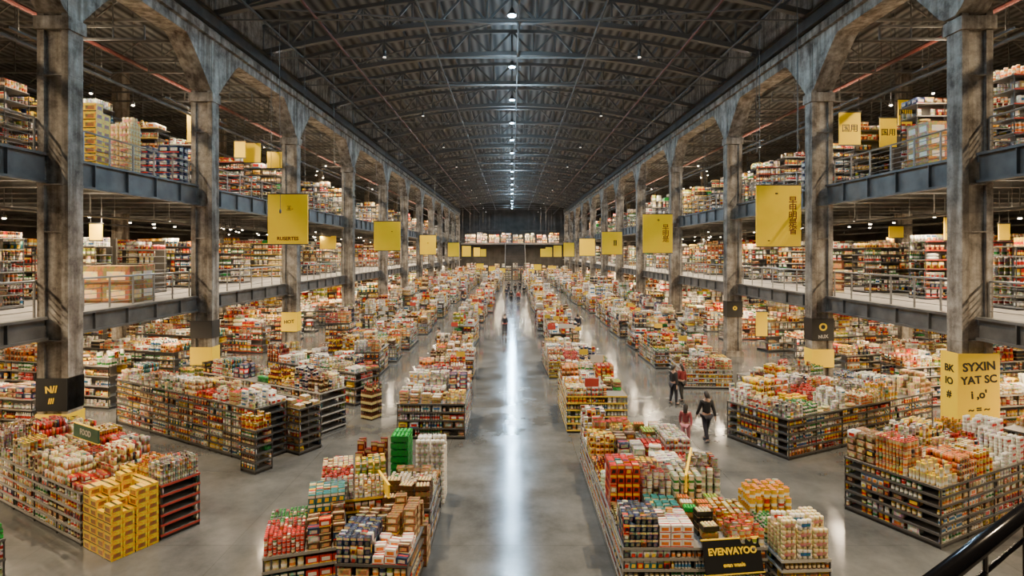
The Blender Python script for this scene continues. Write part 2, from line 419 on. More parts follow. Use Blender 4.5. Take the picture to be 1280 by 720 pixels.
for x,z,m in ((-9.2,17.6,RED_PIPE),(9.2,17.6,RED_PIPE),(-4.5,18.4,STEEL),(4.5,18.4,STEEL),(0.35,18.75,STEEL),(-11.5,17.3,STEEL),(11.5,17.3,STEEL)):
    o=MB().tube((x,5,z),(x,YB-.2,z),.06,8).obj('overhead_pipe',m); top(o,'thin %s pipe running along under the trusses'%('dull red' if m is RED_PIPE else 'dark'),'pipe','overhead pipes')
for k in range(0,len(ty)-1):
    for sx in (-1,1):
        o=MB().beam((sx*(1.0 if k%2 else 12.4),ty[k],19.1 if k%2 else 17.8),(sx*(12.4 if k%2 else 1.0),ty[k+1],17.8 if k%2 else 19.1),.07).obj('roof_brace',TRUSS); top(o,'slim diagonal steel brace between trusses','beam','roof braces')
rc=random.Random(8)
for i in range(14):
    sx=-1 if i%2 else 1; yy=rc.uniform(20,60); xx=sx*rc.uniform(9.3,12.8); ln=rc.uniform(5,9)
    o=MB().tube((xx,yy,17.4),(xx+.05,yy,17.4-ln),.014,5).lathe([(.02,17.25-ln),(.05,17.3-ln),(.05,17.4-ln),(.02,17.45-ln)],8,c=(xx+.05,yy)).obj('hanging_cable',STEELB); top(o,'thin weighted cable hanging from the roof structure','cable','hanging cables')
for sx in (-1,1):
    for k in range(0,len(COLY)-1):
        for j in range(2):
            yy=COLY[k]+(COLY[k+1]-COLY[k])*j/2
            n=10; x0=sx*14.5; x1=sx*37.9
            mb=MB(); mb.beam((x0,yy,18.1),(x1,yy,18.1),.14); mb.beam((x0,yy,17.2),(x1,yy,17.2),.12)
            for i in range(n):
                xa=x0+(x1-x0)*i/n; xb=x0+(x1-x0)*(i+1)/n; mb.beam((xa,yy,17.2),((xa+xb)/2,yy,18.1),.06); mb.beam(((xa+xb)/2,yy,18.1),(xb,yy,17.2),.06)
            o=mb.obj('lattice_beam',TRUSS); top(o,'dark steel lattice beam over the upper mezzanine','truss','side hall roof beams')
            if k<5:
                x1=sx*24.5
                mb=MB(); mb.beam((x0,yy+.6,15.0),(x1,yy+.6,15.0),.08); mb.beam((x0,yy+.6,15.5),(x1,yy+.6,15.5),.08)
                for i in range(9):
                    xa=x0+(x1-x0)*i/8; mb.beam((xa,yy+.6,15.0),(xa,yy+.6,15.5),.05)
                for i in (1,4,7):
                    xa=x0+(x1-x0)*i/8; mb.beam((xa,yy+.6,15.5),(xa,yy+.6,18.25),.04)
                o=mb.obj('lighting_gantry',STEELB); top(o,'suspended steel lighting gantry over the upper gallery','gantry','gallery gantries')
    for xx,z,rr in ((16.4,13.6,.07),(17.6,15.4,.10),(22.5,14.2,.07),(16.2,8.0,.05),(21.5,8.05,.06)):
        o=MB().tube((sx*xx,6,z),(sx*xx,YB-.3,z),rr,8).obj('overhead_pipe',RED_PIPE if xx==17.6 else STEELB); top(o,'service pipe hung along the side hall','pipe','overhead pipes')
    rg=random.Random(17)
    for i in range(110):
        yy=rg.uniform(14,75); xx=rg.uniform(15.5,24); zt=rg.choice((18.2,9.3,9.3,4.3)); ln=rg.uniform(3.2,5.0) if zt>10 else (rg.uniform(.9,1.5) if zt>5 else rg.uniform(.4,.8))
        root=empty('hanging_spot_lamp',(sx*xx,yy,zt)); top(root,'thin rod with a small bright spot lamp at its end','spot lamp','small hanging spot lamps')
        MB().tube((0,0,0),(0,0,-ln),.018,5).obj('rod',STEELB,root)
        MB().lathe([(.03,-ln+.16),(.075,-ln+.1),(.08,-ln)],8).obj('lamp_housing',STEEL,root)
        MB().lathe([(.03,-ln-.05),(.065,-ln-.03),(.065,-ln)],8).obj('bulb',LAMPS,root)

# ---------------------------------------------------------------- lights
def area(loc,sx,sy,p,color,parent=None,rot=(0,0,0)):
    l=bpy.data.lights.new('tube','AREA'); l.shape='RECTANGLE'; l.size=sx; l.size_y=sy; l.energy=p; l.color=color
    o=bpy.data.objects.new('tube',l); COL.objects.link(o); o.location=loc; o.rotation_euler=rot
    if parent: o.parent=parent
    return o
WARM=(1,.75,.46); WARM2=(1,.79,.52); COOL=(.48,.76,1)
def strip(x,y,z,L,p,c,ceil,up=0):
    root=empty('strip_light',(x,y,z)); top(root,'long suspended fluorescent strip light','ceiling light','strip lights')
    MB().box(-.09,.09,-L/2,L/2,.01,.09).obj('housing',STEEL,root)
    mb=MB()
    for t in (-.4,.4): mb.tube((0,t*L,.09),(0,t*L,ceil-z),.008,4)
    mb.obj('hanger',STEEL,root)
    area((0,0,0),.14,L*.97,p,c,root)
    if up: area((0,0,.1),.14,L*.97,up,c,root,(math.pi,0,0))  # added upward area light, brightens the underside above the strip
ed=COLY[:5]+[61,85,109,133,150]
for sx in (-1,1):
    for k in range(len(ed)-1):
        a,b_=ed[k],ed[k+1]; L=b_-a; yc=(a+b_)/2
        for xx in (17.0,27.0):
            strip(sx*xx,yc,3.75,L*.75,92*L,WARM,D1T-.25)
            strip(sx*xx,yc,8.0,L*.75,88*L,WARM2,D2T-.25,up=14*L)
        strip(sx*17.2,yc,14.2,L*.6,80*L,WARM2,18.3,up=18*L)
        strip(sx*26,yc,14.2,L*.6,60*L,WARM2,18.3)
def pend(x,y,z,ztop,p,c,m,r=.28,blend=.6,ang=120,soft=.2,up=0):
    root=empty('pendant_lamp',(x,y,z)); top(root,'round industrial high-bay lamp hanging from the roof','lamp','high-bay lamps')
    MB().tube((0,0,.3),(0,0,ztop-z),.012,5).obj('cord',STEEL,root)
    MB().lathe([(.05,.38),(.09,.3),(r*.5,.2),(r,.04),(r,0),(r-.03,0.0),(r-.03,.02)],14).obj('lamp_shade',STEEL,root)
    MB().lathe([(r*.7,-.04),(r-.04,-.01),(r-.05,.015)],14).obj('bulb',m,root)
    l=bpy.data.lights.new('light','SPOT'); l.energy=p; l.color=c; l.spot_size=math.radians(ang); l.spot_blend=blend; l.shadow_soft_size=soft
    o=bpy.data.objects.new('light',l); COL.objects.link(o); o.parent=root; o.location=(0,0,-.08-soft*.2)
    if up:  # added point light below the shade to brighten the roof
        l=bpy.data.lights.new('light','POINT'); l.energy=up; l.color=c; l.shadow_soft_size=.15
        o=bpy.data.objects.new('light',l); COL.objects.link(o); o.parent=root; o.location=(0,0,-.35)
y=12
while y<150:
    pend(0,y,18.0,roofz(0)-.05,1900,COOL,LAMPM,.24,ang=176,blend=.15,soft=.16,up=300)
    y+=7.5
y=4
while y<150:
    for sx in (-1,1): pend(sx*6.6,y,16.7,roofz(6.6)-.05,12000,WARM,LAMPW,.12,ang=88,blend=.8,soft=.12)
    y+=12.5
for sx in (-1,1):
    for k in range(0,len(COLY)-1):
        yy=(COLY[k]+COLY[k+1])/2
        root=empty('roof_fill_light',(sx*13.2,yy,17.42)); top(root,'small added fill light on the rail beam brightening the roof','fill light','added roof fill lights')  # added fixture, there only to lift the dark roof
        MB().box(-.14,.14,-.12,.12,-.1,.06).obj('lamp_housing',STEEL,root)
        l=bpy.data.lights.new('light','SPOT'); l.energy=430; l.color=(.95,.95,1); l.spot_size=math.radians(110); l.spot_blend=.9; l.shadow_soft_size=.12
        o=bpy.data.objects.new('light',l); COL.objects.link(o); o.parent=root; o.location=(-sx*.2,0,.12); o.rotation_euler=(0,math.pi-sx*math.radians(78),0)

# ---------------------------------------------------------------- goods templates
def hx(h): 
    h=h.lstrip('#'); return tuple((int(h[i:i+2],16)/255)**2.2 for i in (0,2,4))
C=dict(white=hx('ece6da'),cream=hx('e2cc98'),tan=hx('bc9460'),kraft=hx('90693f'),orange=hx('dc7826'),red=hx('c4261a'),dred=hx('741a12'),yellow=hx('f0c01a'),
  brown=hx('583820'),green=hx('2a8038'),lime=hx('9aae3c'),teal=hx('2c6c70'),navy=hx('243252'),black=hx('1c1a1a'),pink=hx('cc8880'),blue=hx('3870a0'),grey=hx('7c7870'),lgrey=hx('b8b2a6'))
class T:
    def __init__(s): s.v=[];s.f=[];s.c=[]
    def add(s,vs,fs,c):
        o=len(s.v); s.v+=vs; s.f+=[tuple(i+o for i in f) for f in fs]; s.c+=[c]*len(fs) if not isinstance(c,list) else c
    def box(s,x0,x1,y0,y1,z0,z1,c=0):
        s.add([(x0,y0,z0),(x1,y0,z0),(x1,y1,z0),(x0,y1,z0),(x0,y0,z1),(x1,y0,z1),(x1,y1,z1),(x0,y1,z1)],
              [(0,3,2,1),(4,5,6,7),(0,1,5,4),(1,2,6,5),(2,3,7,6),(3,0,4,7)],c)
    def lathe(s,prof,n,cs,cx=0,cy=0,e=1.0):
        vs=[];fs=[];cc=[]
        for r,z in prof:
            for i in range(n):
                t=2*math.pi*(i+.5)/n; vs.append((cx+r*math.cos(t),cy+r*e*math.sin(t),z))
        for k in range(len(prof)-1):
            for i in range(n): fs.append((k*n+i,k*n+(i+1)%n,(k+1)*n+(i+1)%n,(k+1)*n+i)); cc.append(cs[k])
        fs.append(tuple(range((len(prof)-1)*n,len(prof)*n))); cc.append(cs[-1])
        s.add(vs,fs,cc)
KIND={}
def defk(name,t,w,d,h,pal,label,cat): KIND[name]=dict(t=t,w=w,d=d,h=h,pal=pal,label=label,cat=cat,items=[])
t=T(); t.box(-.18,.18,-.14,.14,0,.24,0)
for yy,sg in ((-.142,1),(.142,-1)):
    t.add([(-.12*sg,yy,.06),(.12*sg,yy,.06),(.12*sg,yy,.17),(-.12*sg,yy,.17)],[(0,1,2,3)],1)
    t.add([(-.18*sg,yy,.0),(.18*sg,yy,.0),(.18*sg,yy,.03),(-.18*sg,yy,.03)],[(0,1,2,3)],2)
for xx,sg in ((.182,1),(-.182,-1)):
    t.add([(xx,-.09*sg,.06),(xx,.09*sg,.06),(xx,.09*sg,.17),(xx,-.09*sg,.17)],[(0,1,2,3)],1)
t.add([(-.18,-.03,.242),(.18,-.03,.242),(.18,.03,.242),(-.18,.03,.242)],[(0,1,2,3)],2)
c=C
defk('carton',t,.36,.28,.24,[(c['kraft'],c['cream'],c['brown']),(c['tan'],c['white'],c['kraft']),(c['tan'],c['kraft'],c['cream']),(c['red'],c['white'],c['yellow']),(c['white'],c['orange'],c['red']),(c['white'],c['red'],c['blue']),(c['yellow'],c['kraft'],c['black']),(c['navy'],c['lgrey'],c['red']),(c['lgrey'],c['white'],c['grey']),(c['brown'],c['tan'],c['cream']),(c['black'],c['yellow'],c['red'])],'printed cardboard carton stacked on the display','carton')
t=T(); t.lathe([(.098,0),(.104,.008),(.085,.05),(.1,.14),(.085,.24),(.1,.262),(.1,.28)],8,[2,0,1,0,0,2,2],e=.42)
defk('snack_packet',t,.2,.1,.28,[(c['cream'],c['orange'],c['red']),(c['white'],c['red'],c['cream']),(c['red'],c['yellow'],c['red']),(c['white'],c['cream'],c['dred']),(c['white'],c['green'],c['lgrey']),(c['yellow'],c['red'],c['cream']),(c['white'],c['lgrey'],c['white']),(c['brown'],c['cream'],c['kraft']),(c['lgrey'],c['white'],c['grey']),(c['cream'],c['white'],c['yellow']),(c['lime'],c['white'],c['yellow']),(c['navy'],c['lgrey'],c['white']),(c['yellow'],c['white'],c['orange'])],'pillow shaped snack packet with printed front','packet')
t=T(); t.lathe([(.04,0),(.045,.01),(.045,.05),(.046,.15),(.04,.19),(.017,.23),(.017,.245),(.02,.247),(.02,.28)],9,[0,0,1,0,0,0,2,2,2])
defk('bottle',t,.1,.1,.28,[(c['brown'],c['cream'],c['red']),(c['green'],c['white'],c['yellow']),(c['white'],c['red'],c['white']),(c['tan'],c['white'],c['green']),(c['white'],c['blue'],c['blue']),(c['dred'],c['yellow'],c['black']),(c['yellow'],c['cream'],c['red'])],'plastic bottle with wrapped label and coloured cap','bottle')
t=T(); t.lathe([(.05,0),(.058,.01),(.058,.03),(.058,.115),(.05,.13),(.052,.132),(.052,.16)],10,[0,0,1,0,2,2,2])
defk('jar',t,.13,.13,.16,[(c['dred'],c['cream'],c['yellow']),(c['tan'],c['white'],c['white']),(c['brown'],c['cream'],c['lgrey']),(c['white'],c['red'],c['red']),(c['green'],c['white'],c['green']),(c['white'],c['orange'],c['cream']),(c['grey'],c['white'],c['lgrey']),(c['red'],c['cream'],c['white']),(c['yellow'],c['white'],c['cream'])],'round food jar with paper label and lid','jar')
t=T()
for i in (-1,0,1):
    for j in (0,1): t.lathe([(.06,.0+j*.125),(.065,.008+j*.125),(.065,.115+j*.125),(.055,.122+j*.125),(.02,.120+j*.125)],9,[0,0,0,0,2],cx=i*.13)
t.add([(-.13,-.068,.09),(.13,-.068,.09),(.13,-.068,.17),(-.13,-.068,.17)],[(0,1,2,3)],1)
defk('paper_roll_pack',t,.4,.14,.25,[(c['white'],c['blue'],c['cream']),(c['white'],c['lgrey'],c['white']),(c['white'],c['red'],c['cream']),(c['cream'],c['pink'],c['white'])],'shrink-wrapped pack of white paper rolls','paper rolls')
t=T()
vs=[];fs=[]
n=10; R=[(.75,0),(.98,.03),(1,.07),(.9,.12),(.5,.15)]
for rr,z in R:
    for i in range(n):
        a_=2*math.pi*(i+.5)/n; cx=math.copysign(abs(math.cos(a_))**.5,math.cos(a_)); cy=math.copysign(abs(math.sin(a_))**.5,math.sin(a_)); vs.append((.25*rr*cx,.17*rr*cy,z))
cc=[]
for k in range(4):
    for i in range(n): fs.append((k*n+i,k*n+(i+1)%n,(k+1)*n+(i+1)%n,(k+1)*n+i)); cc.append(0)
fs.append(tuple(range(4*n,5*n))); cc.append(1)
t.add(vs,fs,cc)
defk('sack',t,.52,.36,.15,[(c['white'],c['red'],c['red']),(c['cream'],c['green'],c['red']),(c['white'],c['orange'],c['red']),(c['tan'],c['cream'],c['red']),(c['lgrey'],c['white'],c['red']),(c['yellow'],c['red'],c['red'])],'flat lying plump sack with printed top','sack')
t=T()
t.box(-.24,.24,-.17,.17,0,.1,0); 
for a_ in ((-.24,.24,-.17,-.155),(-.24,.24,.155,.17),(-.24,-.225,-.155,.155),(.225,.24,-.155,.155)): t.box(a_[0],a_[1],a_[2],a_[3],.1,.15,0)
for i in range(4):
    for j in range(3): t.lathe([(.045,.1),(.055,.13),(.045,.165),(.02,.182)],6,[1,1,1,1],cx=-.165+i*.11,cy=-.10+j*.10)
defk('produce_crate',t,.5,.36,.19,[(c['kraft'],c['orange'],c['red']),(hx('1f8a35'),hx('2fae4a'),c['red']),(c['tan'],c['red'],c['red']),(c['brown'],c['cream'],c['red']),(c['black'],c['cream'],c['red']),(c['kraft'],c['lime'],c['red']),(c['tan'],c['white'],c['red'])],'shallow crate filled with rounded produce','crate')
t=T(); t.box(-.09,.09,-.04,.04,0,.26,0)
for yy,sg in ((-.0415,1),(.0415,-1)):
    t.add([(-.09*sg,yy,.17),(.09*sg,yy,.17),(.09*sg,yy,.24),(-.09*sg,yy,.24)],[(0,1,2,3)],1)
    t.add([(-.06*sg,yy,.03),(.05*sg,yy,.03),(.06*sg,yy,.13),(-.04*sg,yy,.14)],[(0,1,2,3)],2)
defk('food_box',t,.19,.09,.26,[(c['red'],c['white'],c['yellow']),(c['orange'],c['cream'],c['brown']),(c['cream'],c['red'],c['tan']),(c['white'],c['blue'],c['orange']),(c['tan'],c['red'],c['white']),(c['teal'],c['white'],c['yellow']),(c['dred'],c['cream'],c['orange']),(c['white'],c['lgrey'],c['yellow']),(c['lgrey'],c['white'],c['red']),(c['navy'],c['cream'],c['grey']),(c['white'],c['cream'],c['grey']),(c['yellow'],c['white'],c['dred']),(c['cream'],c['white'],c['orange']),(c['red'],c['yellow'],c['black'])],'upright thin printed food box','food box')

def place(kind,var,x,y,z,rot,sc,vis=True): KIND[kind]['items'].append((var%len(KIND[kind]['pal']),x,y,z,rot,sc,vis))
KN=['carton','snack_packet','bottle','jar','paper_roll_pack','sack','produce_crate','food_box']
def pick(rng,ws): return rng.choices(KN,ws)[0]
SIDEW=[2,5,3,4,1,1,1,6]; TOPW=[3.5,6,1,2.0,2.4,1.2,1.6,4]
def sub_place(rng,kind,var,x0,x1,y0,y1,z,tf,sc,lev,vis,jit=.0,messy=False,full=False):
    K=KIND[kind]; w=K['w']*sc*1.02; d=K['d']*sc*1.03; h=K['h']*sc
    nx=max(1,int((x1-x0)/w)); ny=max(1,int((y1-y0)/d))
    px=(x1-x0)/nx; py=(y1-y0)/ny
    for i in range(nx):
        for j in range(ny):
            top_=lev
            if messy: top_=max(1,lev-rng.choice((0,0,0,1,1,2)))
            elif lev>1 and rng.random()<.2: top_=lev-1
            if full and rng.random()<.03: continue
            lx=x0+px*(i+.5); ly=y0+py*(j+.5)
            if messy: lx+=rng.uniform(-.02,.02); ly+=rng.uniform(-.02,.02)
            x,y,r=tf(lx,ly)
            for L in range(top_):
                v=var if rng.random()<.78 else rng.randrange(len(K['pal']))
                edge = (i in (0,nx-1) or j in (0,ny-1) or L>=top_-1)
                place(kind,v,x,y,z+L*h,r+rng.uniform(-jit,jit),sc,vis and edge)
NI=0
PRC=[PRD,PRD,PRG,PRD,PRG,PRW,PRY,PRR,PRD]
def island(cx,cy,L,D,h,rot=0,z0=0,nl=4,sc=1.0,near=None,seed=None,topl=(1,3),label=None,sw=None,tw=None,allsides=True,topfill=True,strips=None):
    global NI
    NI+=1; rng=random.Random(seed if seed is not None else NI*13+1)
    if near is None: near=cy<30 and z0==0
    cr,sr=math.cos(rot),math.sin(rot)
    root=empty('display_shelf',(cx,cy,z0),(0,0,rot))
    top(root,label or rng.choice(['dark metal display shelf loaded with packaged groceries','low display island packed with colourful food packages','double-sided store shelf full of mixed goods']),'store shelf','store display shelves')
    gap=(h-.12)/nl; dep=min(.40,D/2-.03)
    strip=strips or rng.choice(PRC)
    lv=[.12+i*gap for i in range(nl)]+[h]
    hw,hd=L/2,D/2
    npst=max(1,int(round(L/1.25)))
    if near:
        MB().box(-hw+.03,hw-.03,-hd+.03,hd-.03,0,.09).obj('base',SHELFD,root)
        MB().box(-hw+dep,hw-dep,-hd+dep,hd-dep,.09,h-.03).obj('back_panel',SHELF,root) if (hd-dep>.01 and hw-dep>.01) else MB().box(-hw+.1,hw-.1,-.01,.01,.09,h-.03).obj('back_panel',SHELF,root)
        for z in lv:
            MB().box(-hw,hw,-hd,hd,z-.03,z).obj('shelf',SHELF,root)
            e=.006
            MB().box(-hw-e,hw+e,-hd-e,-hd,z-.045,z+.006).box(-hw-e,hw+e,hd,hd+e,z-.045,z+.006).box(-hw-e,-hw,-hd,hd,z-.045,z+.006).box(hw,hw+e,-hd,hd,z-.045,z+.006).obj('price_strip',strip,root)
        for i in range(npst+1):
            px=-hw+L*i/npst; px=max(-hw+.02,min(hw-.02,px))
            for yy in (-hd+.015,hd-.015): MB().box(px-.014,px+.014,yy-.014,yy+.014,0,h-.03).obj('upright',SHELFD,root)
    else:
        mb=MB(); mb.box(-hw+.03,hw-.03,-hd+.03,hd-.03,0,.09,1)
        mb.box(-hw+dep,hw-dep,-max(.01,hd-dep),max(.01,hd-dep),.09,h-.03,0)
        for z in lv:
            mb.box(-hw,hw,-hd,hd,z-.03,z,0)
            mb.box(-hw-.006,hw+.006,-hd-.006,-hd,z-.04,z+.006,2)
        for i in range(npst+1):
            px=max(-hw+.02,min(hw-.02,-hw+L*i/npst))
            for yy in (-hd+.015,hd-.015): mb.box(px-.014,px+.014,yy-.014,yy+.014,0,h-.03,1)
        mb.obj('shelving',[SHELF,SHELFD,strip],root)
    for (nx_,ny_,ln,other) in ((0,-1,L,D),(0,1,L,D),(-1,0,D,L),(1,0,D,L)):
        wx=nx_*cr-ny_*sr; wy=nx_*sr+ny_*cr
        fx=cx+wx*other/2; fy=cy+wy*other/2
        facing=(wx*(-fx)+wy*(-fy))>0
        if not allsides and not facing and cy>25: continue
        rot2=rot+{(0,-1):0,(0,1):math.pi,(-1,0):-math.pi/2,(1,0):math.pi/2}[(nx_,ny_)]
        half=ln/2-(0 if nx_==0 else min(dep,ln/2-.1))
        if nx_!=0 and half<.2: continue
        nm=max(1,int(round(2*half/(.85*max(1,sc*.8)))))
        def tf(lx,ly,wx=wx,wy=wy,other=other,rot2=rot2):
            c2,s2=math.cos(rot2),math.sin(rot2)
            lx2,ly2=lx,-other/2+ly
            return cx+c2*lx2-s2*ly2, cy+s2*lx2+c2*ly2, rot2
        for m in range(nm):
            a=-half+2*half*m/nm; b_=-half+2*half*(m+1)/nm
            kk=pick(rng,sw or SIDEW)
            for li,z in enumerate(lv[:-1]):
                if rng.random()<.6: kk=pick(rng,sw or SIDEW)
                K=KIND[kk]; s2=min(sc*rng.uniform(.8,1.1),(gap-.04)/K['h'])
                s2=min(s2,(dep-.03)/K['d'])
                lev=max(1,int((gap-.04)/(K['h']*s2)))
                dd=min(dep-.02,K['d']*s2*1.08)
                sub_place(rng,kk,rng.randrange(len(K['pal'])),a+.005,b_-.005,.012,.012+dd,z0+z,tf,s2,lev,facing,full=True)
    if topfill:
        cw=.75*max(1,sc*.8)
        nx=max(1,int(round(L/cw))); ny=max(1,int(round(D/cw)))
        def tf(lx,ly): return cx+cr*lx-sr*ly, cy+sr*lx+cr*ly, rot
        for i in range(nx):
            for j in range(ny):
                kk=pick(rng,tw or TOPW); K=KIND[kk]; s2=sc*rng.uniform(.72,1.1)
                s2=min(s2,(D/ny-.04)/K['d'])
                lev=rng.randint(*topl)
                if K['h']*s2<.2: lev+=1
                if rng.random()<.03: continue
                sub_place(rng,kk,rng.randrange(len(K['pal'])),-hw+L*i/nx+.012,-hw+L*(i+1)/nx-.012,-hd+D*j/ny+.012,-hd+D*(j+1)/ny-.012,z0+h,tf,s2,lev,True,jit=.15,messy=rng.random()<.6)
    return root
def stack(kind,var,x,y,z,nx,ny,nz,sc,rot=0,seed=1,ragged=0):
    rng=random.Random(seed); K=KIND[kind]; w=K['w']*sc*1.02; d=K['d']*sc*1.04
    cr,sr=math.cos(rot),math.sin(rot)
    for i in range(nx):
        for j in range(ny):
            hgt=nz-rng.randint(0,ragged)
            for L in range(hgt):
                lx=(i-(nx-1)/2)*w; ly=(j-(ny-1)/2)*d
                place(kind,var,x+cr*lx-sr*ly,y+sr*lx+cr*ly,z+L*K['h']*sc,rot+rng.uniform(-.04,.04),sc,(i in(0,nx-1) or j==0 or L==hgt-1))
def corner(P,L,D,h,ang,side,**k):
    if side<0: cx=P[0]-L/2*math.cos(ang)+D/2*math.sin(ang); cy=P[1]+L/2*math.sin(ang)+D/2*math.cos(ang); r=-ang
    else: cx=P[0]+L/2*math.cos(ang)-D/2*math.sin(ang); cy=P[1]+L/2*math.sin(ang)+D/2*math.cos(ang); r=ang
    return island(cx,cy,L,D,h,r,**k)
R30=math.radians(30)
NS=.72
island(-3.75,13.3,1.5,2.0,1.15,.28,nl=4,sc=NS,topl=(1,3),sw=[2,4,0,2,0,0,0,6],tw=[2,5,0,2,0,0,1,5],label='tilted rack of red and white packets with yellow price strips',strips=PRY)
island(-2.35,13.25,1.1,1.9,.95,0,nl=3,sc=NS,topl=(1,3),sw=[5,2,1,2,1,0,0,4],tw=[6,2,0,1,3,0,1,2],label='rack of cartons and white packs beside centre aisle',strips=PRD)
island(-2.55,11.15,1.35,1.7,.85,-.05,nl=3,sc=NS,topl=(1,3),sw=[5,3,1,2,0,0,0,4],tw=[5,4,0,2,1,0,1,3],label='low rack of brown cartons and white packets',strips=PRD)
island(-4.15,11.35,1.5,1.5,.9,.3,nl=3,sc=NS,topl=(1,3),sw=[3,4,1,2,0,0,0,4],tw=[3,5,0,3,0,0,1,4],label='low rack of tan boxes and cream packets',strips=PRG)
stack('paper_roll_pack',1,-2.15,15.0,0,2,5,7,.95,seed=3,ragged=1)
stack('produce_crate',1,-2.95,15.0,0,1,2,10,.95,seed=6)
stack('food_box',6,-3.75,15.0,0,4,5,6,1.0,seed=7,ragged=2)
stack('carton',3,-4.45,14.9,0,2,2,5,.9,seed=17,ragged=2)
stack('carton',0,-1.95,12.0,0,1,2,4,.9,seed=18,ragged=1)
island(-2.85,21.4,2.4,3.4,1.25,0,nl=4,sc=.8,topl=(1,3),label='compact display island piled with cream and brown packages')
island(-3.2,25.6,2.2,2.6,1.1,.1,nl=3,sc=.85,topl=(1,2))
uB=(-math.cos(R30),math.sin(R30)); vB=(math.sin(R30),math.cos(R30)); P2=(-8.55,11.9)
def bp(a,b): return (P2[0]+a*uB[0]+b*vB[0],P2[1]+a*uB[1]+b*vB[1])
corner(bp(1.28,0),6.0,1.95,1.2,R30,-1,nl=5,sc=NS,topl=(1,3),sw=[3,6,1,3,0,0,0,4],tw=[2,6,0,2,0,1,1,4],label='corner display shelf with orange and cream packets',strips=PRG)
for a_,b2,n_,sd in ((.28,.25,6,1),(.90,.25,7,2),(.28,.75,7,3),(.90,.75,8,4)):
    q=bp(a_,b2); stack('carton',6,q[0],q[1],0,2,2,n_,.82,-R30,seed=60+sd,ragged=1)
q=bp(.62,1.5); island(q[0],q[1],1.25,.9,1.25,-R30,nl=5,sc=.65,topl=(1,2),label='small end shelf of red boxed goods',sw=[1,1,0,0,0,0,0,6],strips=PRR)
corner((-8.0,17.4),8.4,1.2,1.7,R30,-1,nl=7,sc=.8,topl=(1,2),label='long dark shelf run stocked with tins and boxes',sw=[1,3,3,6,0,0,0,6],strips=PRD)
corner((-6.9,20.2),7.4,1.2,1.5,R30,-1,nl=5,sc=.8,topl=(1,3),tw=[2,5,1,3,3,1,1,3])
corner((-6.7,23.9),5.8,1.5,1.4,R30,-1,nl=4,sc=.85,topl=(1,3))
island(-7.0,18.7,.8,.9,1.5,-R30,nl=6,sc=.7,topl=(1,2),label='narrow free-standing rack of mixed grey goods',strips=PRD)
island(-7.75,17.0,.7,.6,1.3,-R30,nl=5,sc=.65,topl=(1,1),label='narrow free-standing rack of mixed grey goods',strips=PRD)
stack('bottle',0,-5.6,22.3,0,6,6,5,1.0,-R30,seed=23,ragged=1)
def row(xa,xb,ya,yb,seed,hh=(.8,1.65),g=(1.0,3.0)):
    rng=random.Random(seed); y=ya
    while y<yb:
        L=rng.uniform(2.2,4.6) if y<60 else rng.uniform(4,7.5)
        sc=.9 if y<36 else (1.25 if y<60 else 1.8)
        nl=4 if y<45 else 3
        wd=(xb-xa)*rng.uniform(.65,1.0)
        island((xa+xb)/2+rng.uniform(-.3,.3),y+L/2,wd,L,rng.uniform(*hh),rng.uniform(-.06,.06),nl=nl,sc=sc,topl=(1,3),allsides=False)
        y+=L+rng.uniform(*g)
row(-4.5,-2.1,29.0,140,1); row(2.1,4.6,29.2,140,2)
row(-9.9,-6.7,29.5,142,3); row(7.8,11.3,27.0,142,4)
row(-13.0,-11.2,38,142,5,hh=(1.5,1.8)); row(12.0,13.2,38,142,6,hh=(1.5,1.8))
island(3.5,14.1,2.75,6.8,.95,0,nl=4,sc=NS,topl=(1,4),sw=[2,5,2,3,0,0,0,5],tw=[2,7,1,2,0,1,2,4],label='large display island heaped with colourful snack packets',strips=PRG)
island(5.45,11.4,.95,1.9,.85,.05,nl=4,sc=NS,topl=(1,3),label='small side rack of grocery packs',strips=PRW)
stack('snack_packet',0,2.9,16.5,.95,6,6,3,.85,seed=32,ragged=1)
stack('produce_crate',5,4.2,16.6,.95,2,2,3,.75,seed=33,ragged=1)
island(3.1,22.4,2.2,4.0,1.35,0,nl=5,sc=.8,topl=(1,2),label='compact display island of red and dark packages')
island(3.5,26.5,2.0,2.0,1.1,-.1,nl=3,sc=.85,topl=(1,2))
A26=math.radians(26)
corner((9.5,12.4),4.6,2.2,1.35,A26,1,nl=6,sc=NS,topl=(1,3),sw=[4,5,1,3,0,0,1,4],label='corner display shelf with orange and cream grocery packs',strips=PRD)
corner((8.75,17.7),8.0,2.5,1.3,A26,1,nl=5,sc=.78,topl=(1,3),label='long dark shelf island stocked with jars and packets',sw=[2,4,3,5,0,0,0,4],strips=PRD)
island(11.5,24.0,3.4,1.4,1.4,A26*.8,nl=4,sc=.85,topl=(1,2))
corner((14.9,14.8),5.0,1.6,1.5,A26,1,nl=4,sc=.85,topl=(1,2))
corner((-16.6,15.8),5.0,1.4,1.5,R30,-1,nl=4,sc=.85,topl=(1,2))
island(-10.9,11.0,1.4,.9,.9,-.4,nl=2,sc=.7,topl=(1,2),tw=[0,2,0,0,0,0,6,0],label='small stand with green and red produce crates')
rng=random.Random(99)
for sx in (-1,1):
    y=20.5
    while y<140:
        for (xa,xb) in ((15.6,24.4),(26.6,35.8)):
            if xa/ y > 1.25: continue
            L=(xb-xa)-rng.uniform(0,2.0)
            if y<40:
                ang=sx*math.radians(14 if y>23 else 10); L*=.93
            else: ang=0
            sc=1.0 if y<34 else (1.4 if y<60 else 2.2)
            island(sx*((xa+xb)/2),y+rng.uniform(-.3,.3)+(.8 if xa>20 else 0),L,rng.uniform(1.0,1.3),rng.uniform(1.4,2.0),ang,nl=4 if y<60 else 3,sc=sc,near=y<24,allsides=False,topl=(1,2))
        y+=(4.4 if y<60 else 6.5)
